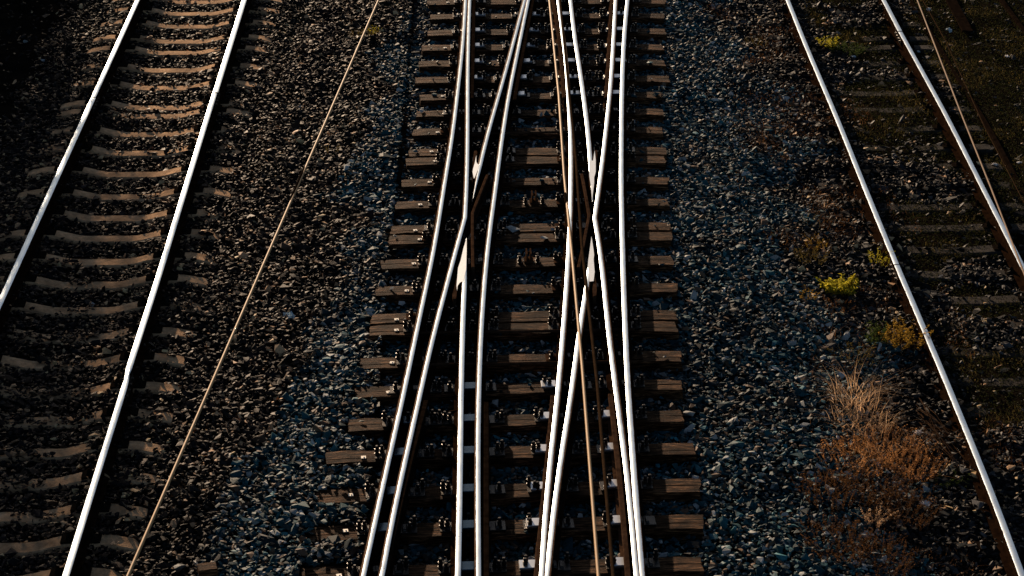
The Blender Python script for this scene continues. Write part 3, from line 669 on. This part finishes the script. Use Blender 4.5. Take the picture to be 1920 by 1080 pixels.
for x, y, s, lab in ((1660,850,.55,'rust brown weed clump at the right of the upper brown weeds'), (1600,870,.5,'rust brown weed clump left of centre in the brown weeds'), (1710,880,.45,'brown weed clump nearest the rail of the right track'),
                     (1560,930,.5,'dark brown weed clump at the left edge of the brown weeds'), (1640,925,.55,'brown weed clump in the middle of the brown weeds'), (1570,1030,.5,'brown weed clump in the bottom left of the brown weeds'),
                     (1690,965,.5,'dark weed clump right of the small orange sprig'), (1640,1060,.5,'brown weed clump at the bottom edge of the picture')):
    plant(x, y, 'brown_weed', s*1.25, 125, lab, 'weed', GB, .2, 24, .24, 'rust_weed' if y < 900 else 'brown_weed', leaf_l=.016)
plant(1640, 985, 'orange_sprig', .16, 16, 'small orange sprig standing bright among the dark weeds', 'weed', None, 0, 30, .2, 'straw', leaf_l=.018)
plant(1573, 545, 'yellow_green_weed', .34, 44, 'bright yellow-green leafy weed on the gravel left of the right track', 'weed', None, 0, 30, .15, 'lime', leaf_l=.05)
plant(1570, 580, 'brown_weed', .34, 40, 'rusty weed directly below the bright yellow-green one', 'weed', None, .3, 16, .14, 'brown_weed', leaf_l=.02)
plant(1518, 560, 'brown_weed', .20, 24, 'small ochre weed left of the bright yellow-green one', 'weed', None, .1, 18, .13, 'gold', leaf_l=.02)
plant(1545, 625, 'straw_tuft', .36, 26, 'sparse dead stalks below the rusty weed', 'dry tuft', None, 1, 0, .2, 'brown_weed')
plant(1690, 645, 'golden_bush', .42, 44, 'golden yellow leafy bush beside the left rail of the right track', 'bush', None, 0, 26, .26, 'gold', leaf_l=.03)
plant(1645, 640, 'green_weed', .26, 30, 'dark green weed left of the golden bush', 'weed', None, .1, 20, .2, 'green', leaf_l=.03)
plant(1600, 675, 'olive_weed', .42, 50, 'dull olive weed spreading down left of the golden bush', 'weed', None, .4, 12, .2, 'olive', leaf_l=.025)
plant(1652, 495, 'green_weed', .24, 30, 'yellowish green weed against the rail, up from the golden bush', 'weed', None, .1, 20, .2, 'lime', leaf_l=.02, )
plant(1520, 490, 'ochre_weed', .34, 44, 'ochre and olive weed on gravel above the bright yellow-green one', 'weed', None, .2, 18, .18, 'olive', leaf_l=.02)
plant(1530, 465, 'ochre_weed', .24, 26, 'small golden-brown weed at the top of the ochre weed', 'weed', None, .1, 18, .16, 'gold', leaf_l=.014)
plant(1562, 430, 'straw_tuft', .26, 34, 'reddish dry tuft on gravel right of centre', 'dry tuft', None, .8, 10, .17, 'brown_weed', leaf_l=.015)
plant(1520, 420, 'straw_tuft', .3, 30, 'faint dark dead stalks left of the reddish dry tuft', 'dry tuft', None, 1, 10, .17, 'olive')
plant(1557, 388, 'straw_tuft', .18, 26, 'pinkish brown dry sprig above the reddish tuft', 'dry tuft', None, .9, 10, .15, 'straw', leaf_l=.012)
plant(1460, 300, 'straw_tuft', .24, 26, 'small brown dry tuft on the gravel, upper right', 'dry tuft', None, .7, 8, .13, 'brown_weed', leaf_l=.015)
plant(1415, 82, 'olive_weed', .32, 40, 'olive tuft of grass near the top between the gravel and right track', 'weed', None, .7, 10, .15, 'olive', leaf_l=.02)
plant(1412, 118, 'straw_tuft', .3, 34, 'brown dry tuft just below the olive tuft near the top', 'dry tuft', None, .9, 8, .14, 'brown_weed', leaf_l=.02)
plant(1555, 88, 'yellow_green_weed', .24, 30, 'yellow-green weed between the rails of the right track near the top', 'weed', None, .1, 20, .18, 'lime', leaf_l=.03)
plant(1590, 98, 'green_weed', .45, 70, 'dark green weed beside the yellow-green one in the right track', 'weed', None, .2, 18, .16, 'green', leaf_l=.03)
plant(680, 66, 'green_weed', .42, 60, 'low green tuft under the golden wire at the upper left', 'weed', None, .4, 12, .12, 'olive', leaf_l=.025)
plant(705, 60, 'green_weed', .18, 18, 'tiny bright green tuft at the edge of the blue gravel, top', 'weed', None, .3, 12, .10, 'lime', leaf_l=.02)
plant(622, 285, 'green_weed', .2, 12, 'faint sparse sprig on the brown gravel by the golden wire', 'weed', None, .6, 8, .12, 'olive', leaf_l=.03)
plant(1565, 275, 'olive_weed', .22, 26, 'low olive weed at the foot of the rail, upper right', 'weed', None, .4, 12, .1, 'olive', leaf_l=.02)
plant(1785, 905, 'green_weed', .3, 40, 'small green weed left of the rail, lower right', 'weed', None, .5, 12, .12, 'green', leaf_l=.025)
plant(1600, 820-36, 'olive_weed', .01, 1, 'single dead stalk standing in the pale straw tuft', 'dry tuft', None, 1, 0, .3, 'straw')
# trailing dry stalks beside the right track
for x, y, s_, lab in ((1580, 795, .3, 'pale straw tuft at the left edge of the brown weeds'), (1650, 795, .32, 'small straw tuft between the tall one and the dry stalks'), (1630, 860, .3, 'pale dry tuft poking out in the middle of the rust brown weeds'), (1700, 840, .26, 'pale dry tuft at the right of the rust brown weeds')):
    plant(x, y, 'straw_tuft', s_, 45, lab, 'dry tuft', None, .9, 10, .2, 'straw', leaf_l=.015)
root_p = at(1765, 830, ZR+.02); root = empty('dry_stalks', tuple(root_p)); tag(root, 'bundle of long dry stalks lying along the left of the right track', 'dry tuft')
V, F, var = [], [], []; rnd = random.Random(5)
for k in range(26):
    a = at(1718+rnd.uniform(-8, 14), 760+rnd.uniform(-15, 60), ZR+.05); b2 = at(1775+rnd.uniform(-14, 30), 860+rnd.uniform(-50, 10), ZR+.05); n0 = len(V)
    for t in (0, .5, 1):
        q = a*(1-t)+b2*t-root_p; zz = .03+.05*t*(1-t)*4*rnd.random()
        for s in (-.0025, .0025): V.append((q[0]+s+.05*math.sin(k*7)*t, q[1], zz)); var.append(rnd.random())
    F += [(n0, n0+1, n0+3, n0+2), (n0+2, n0+3, n0+5, n0+4)]
leaf_mesh('stems', V, F, var, PL['brown_weed'], root)
# moss, low grass and litter of the right track (nobody could count it)
def cover(name, mat, n, dens, hmax, seed, label, blades=.5, size=.02):
    rnd = random.Random(seed); V, F, var = [], [], []
    x = RNG.uniform(3.9, 10, n*6); y = RNG.uniform(14.6, 33, n*6); l, r = side_lim(y, .8); d = dens(x, y); k = (x < r) & (RNG.random(len(x)) < d); x, y = x[k][:n], y[k][:n]; z = gz(x, y)
    for a, b2, c in zip(x, y, z):
        if rnd.random() < blades: blade(V, F, var, (a, b2, c-.01), rnd.uniform(0, 6.28), hmax*rnd.uniform(.4, 1.2), rnd.uniform(.2, 1.2), .005, rnd.random(), rnd, 2)
        else: leaf(V, F, var, (a, b2, c+rnd.uniform(-.01, hmax*.5)), (rnd.gauss(0, 1), rnd.gauss(0, 1), rnd.uniform(-.1, 1)), size*rnd.uniform(.6, 1.5), size*.6, rnd.random(), rnd)
    tag(leaf_mesh(name, V, F, var, mat), label, 'ground cover', kind='stuff')
inner = lambda x, y: np.clip(soilness(x, y), 0, 1)*np.clip(1.1-sstep(6.5, 8.2, x)*.2, 0, 1)
cover('moss', PL['moss'], 80000, inner, .03, 3, 'dark moss and low grass between and beside the rails of the right track', .35, .022)
cover('low_grass', PL['olive'], 16000, lambda x, y: inner(x, y)*sstep(.5, .7, vnoise(x, y, .45, 55)), .06, 4, 'thin olive grass blades scattered over the right track', .75, .02)

# row of shrubs on the bank left of the left track (they throw the shade on its outer side)
pm('shrub_leaf', (.03, .05, .015), (.09, .11, .03), .35)
def shrub(x, y, h, rad, seed, label):
    rnd = random.Random(seed); rg = np.random.default_rng(seed); root = empty('shrub', (x, y, -.3)); tag(root, label, 'shrub', 'shrubs on the bank left of the left track')
    mb = MB(); tips = []
    for k in range(7):
        a = k*.9+rnd.random(); e = (math.cos(a)*rad*rnd.uniform(.3, .8), math.sin(a)*rad*rnd.uniform(.3, .8), h*rnd.uniform(.55, .92)); m_ = (e[0]*.35, e[1]*.35, e[2]*.5)
        mb.tube([(0, 0, 0), m_, e], [.05, .03, .01], 6); tips += [e, m_]
    mb.obj('stems', M_BROWN, root); V, F, var = [], [], []
    for k in range(9000):
        c = tips[rnd.randrange(len(tips))]; q = (c[0]+rnd.gauss(0, rad*.3), c[1]+rnd.gauss(0, rad*.3), min(h*1.05, max(.05, c[2]+rnd.gauss(-.1, h*.18))))
        leaf(V, F, var, q, (rnd.gauss(0, 1), rnd.gauss(0, 1), rnd.gauss(0, .7)), .15, .10, rnd.random(), rnd)
    leaf_mesh('leaves', V, F, var, PL['shrub_leaf'], root)
for i, (x, y, h, rad) in enumerate([(-10.6,30.5,3.7,1.4),(-10.3,33.0,4.1,1.5),(-10.2,35.4,4.3,1.6),(-10.2,37.8,3.9,1.5),(-10.4,40.2,3.3,1.4),(-10.3,42.6,2.9,1.3),(-10.4,44.8,2.4,1.2),(-10.4,47.0,2.3,1.2),(-10.6,49.5,2.3,1.2)]):
    shrub(x, y, h, rad, 300+i, f'leafy green shrub on the bank beyond the left edge, {ORD[i] if i else "nearest"} going away from the camera')

def litter():
    rnd = random.Random(8); V, F, var = [], [], []; x = RNG.uniform(2.9, 5.2, 60000); y = RNG.uniform(15, 32, 60000)
    d = sstep(.50, .75, vnoise(x, y, .6, 91))*sstep(2.9, 3.9, x+.5*(vnoise(x, y, 1.1, 92)-.5)); k = RNG.random(len(x)) < d*.45; x, y = x[k], y[k]; z = gz(x, y)
    for a, b2, c in zip(x, y, z):
        if rnd.random() < .5: blade(V, F, var, (a, b2, c+.01), rnd.uniform(0, 6.28), .09*rnd.uniform(.3, 1.3), rnd.uniform(.3, 1.6), .004, rnd.random(), rnd, 3)
        else: leaf(V, F, var, (a, b2, c+rnd.uniform(.0, .05)), (rnd.gauss(0, 1), rnd.gauss(0, 1), rnd.uniform(-.1, 1)), .018, .010, rnd.random(), rnd)
    tag(leaf_mesh('dry_litter', V, F, var, PL['brown_weed']), 'sparse dry brown stalks and leaf litter on the gravel left of the right track', 'plant litter', kind='stuff')
litter()
# ------------------------------------------------------------------ litter and single stones
def crumple(px, py, size, mat, name, label, cat='litter', h=.5):
    z0 = ZR if px > 1420 else 0; p = at(px, py, z0); z = float(gz(p[0], p[1]))+.015; p = at(px, py, z); rnd = random.Random(int(px+py))
    n = 6; vv = []; ff = []
    for i in range(n+1):
        for j in range(n+1):
            u, v = i/n-.5, j/n-.5; vv.append((u*size*1.2+rnd.gauss(0, size*.06), v*size*.8+rnd.gauss(0, size*.06), size*h*(rnd.random()*.6+.3*math.cos(u*3))))
    for i in range(n):
        for j in range(n): a = i*(n+1)+j; ff.append((a, a+1, a+n+2, a+n+1))
    o = mesh_obj(name, vv, ff, mat); o.location = (p[0], p[1], z); o.rotation_euler = (0, 0, rnd.uniform(0, 3)); tag(o, label, cat)
    sm = o.modifiers.new('thick', 'SOLIDIFY'); sm.thickness = .002; return o
M_PLAS = mat_plain('pale_plastic', (.45, .55, .60), .3, 0, .2); M_PAPER = mat_plain('white_paper', (.7, .68, .64), .7, 0, .15)
crumple(543, 597, .10, M_PLAS, 'plastic_scrap', 'crumpled pale blue plastic scrap at the edge of the blue gravel', h=.8)
crumple(1600, 108, .06, M_PLAS, 'plastic_scrap', 'small bluish plastic scrap below the green weed in the right track')
crumple(1778, 60, .08, M_PLAS, 'plastic_scrap', 'bluish plastic scrap beyond the golden wire at the upper right', h=.9)
crumple(1741, 20, .07, M_PAPER, 'paper_scrap', 'whitish paper scrap beside the thin cable at the top right', h=.8)
crumple(1722, 98, .05, M_PLAS, 'plastic_scrap', 'tiny blue plastic scrap right of the top rail joint')
crumple(1865, 310, .06, M_PAPER, 'paper_scrap', 'small white scrap between the right rail and the thin cable')
crumple(1888, 106, .07, M_PAPER, 'paper_scrap', 'flat white scrap near the right edge, upper corner', h=.3)
crumple(1911, 306, .06, M_PAPER, 'paper_scrap', 'white scrap at the right edge level with the crossing noses', h=.4)
crumple(1734, 946, .08, M_PAPER, 'paper_scrap', 'white scrap left of the rail, lower right', h=.4)
crumple(1722, 813, .08, M_PAPER, 'paper_scrap', 'small pale scrap beside the dry stalks', h=.4)
def boulder(px, py, size, col, label, z0=None, name='stone', fl=(.6, .8)):
    z0 = z0 if z0 is not None else (ZR if px > 1420 else 0); p = at(px, py, z0); z = float(gz(p[0], p[1]))+size*.35
    p = at(px, py, z); o = scatter(name, np.array([[0, 0, 0.]]), np.array([size]), np.array([col]), .2, fl); o.location = (p[0], p[1], z); tag(o, label, 'stone')
    o.data.polygons.foreach_set('use_smooth', [False]*len(o.data.polygons))
boulder(173, 573, .045, (.30, .34, .36), 'pale round stone in the left track')
boulder(562, 200, .05, (.33, .32, .30), 'pale grey stone on the brown gravel left of the golden wire')
boulder(335, 1064, .07, (.13, .14, .14), 'large dark rounded stone at the bottom, right of the golden wire')
boulder(80, 113, .05, (.25, .27, .28), 'grey stone in the dark at the upper left')
boulder(48, 78, .045, (.27, .31, .33), 'small bluish stone in the dark upper left corner')
boulder(1543, 1000, .05, (.42, .42, .40), 'upper of two pale stones in the brown weeds'); boulder(1566, 1010, .06, (.36, .34, .32), 'lower of two pale stones in the brown weeds')
boulder(1492, 618, .045, (.26, .20, .16), 'tan stone on the gravel left of the olive weed')
boulder(1524, 283, .04, (.35, .34, .33), 'round pale stone beside the rail, upper right')
boulder(1424, 427, .05, (.36, .30, .26), 'flat pale stone on the gravel, right of centre'); boulder(535, 223, .05, (.30, .20, .14), 'orange-brown flat stone near the golden wire', fl=(.3, .35))
p = at(389, 1068, .03); mb = MB(); mb.box((0, 0, 0), (.16, .12, .07)); d = mb.data('wood_block', M_TIMBER); bevel(d, .006)
o = inst('wood_block', d, None, (p[0], p[1], .03), .25); tag(o, 'short square wood block lying on the gravel at the bottom left', 'wood block')
p = at(1790, 60, ZR); mb = MB(); a = at(1782, 0, ZR); b2 = at(1815, 62, ZR); v = b2-a
mb.box((0, 0, 0), (.16, float(np.linalg.norm(v))+1.5, .03)); o = mb.obj('rusty_plate', M_OLD_SHADE); c = (a+b2)/2; o.location = (c[0], c[1]+.7, float(gz(c[0], c[1]))+.03); o.rotation_euler = (0, .05, math.atan2(-(a-b2)[0], (a-b2)[1])); tag(o, 'long flat rusty plate lying on the soil at the top right', 'metal plate')

# ------------------------------------------------------------------ overhead wires
def wire(px, zs, r, mat, label, name='overhead_wire', far=10, near=5, dark_spans=(), group=None, n=24, sag=0.0):
    P = []
    for (x, y), z in zip(px, zs): P.append(at(x, y, z))
    P = np.array(P); d0 = (P[0]-P[1])/np.linalg.norm(P[0]-P[1]); d1 = (P[-1]-P[-2])/np.linalg.norm(P[-1]-P[-2])
    P = np.vstack([P[0]+d0*far, P, P[-1]+d1*near]); mb = MB(); mb.tube([tuple(q) for q in P], r, 8); o = mb.obj(name, mat, smooth=True); tag(o, label, 'wire', group)
    for cx, cy, L in dark_spans:
        ys = [q[1] for q in px]; z = float(np.interp(cy, ys, zs)); c = at(cx, cy, z); k = MB(); a = c+d0*L/2; b3 = c-d0*L/2
        k.tube([tuple(a), tuple(a*.8+b3*.2), tuple(b3*.8+a*.2), tuple(b3)], [r*1.1, r*1.35, r*1.35, r*1.1], 8); k.obj('dark_span', M_CLIP_SHADE, o)
    return o
GW = 'golden overhead wires'
wire([(710,0),(566,331),(403,705),(240,1080)], [4.6,4.6,4.6,4.6], .0088, M_WIRE, 'golden overhead wire crossing the brown gravel right of the left track', dark_spans=((558,345,.55),), group=GW)  # dark sleeve stands in for a stretch of the wire in shade
wire([(1030,0),(1048,180),(1058,330),(1072,470),(1092,690),(1122,1080)], [4.6]*6, .0088, M_WIRE, 'golden overhead wire above the middle crossing', dark_spans=((1061,372,.16),), group=GW)
wire([(1720,0),(1800,207),(1858,352),(1920,512)], [4.3]*4, .0064, M_WIRE3, 'golden overhead wire above the right track', group=GW)
GD = 'thin dark cables'
wire([(1062,120),(1080,300),(1091,460),(1120,720),(1150,1080)], [5.2]*5, .0085, M_WIRE2, 'dark brown cable above the crossing, right of the golden wire', group=GD, far=16)
wire([(1730,0),(1773,77),(1847,240),(1910,360)], [.9]*4, .006, M_WIRE2, 'thin dark cable right of the golden wire at the upper right', group=GD)
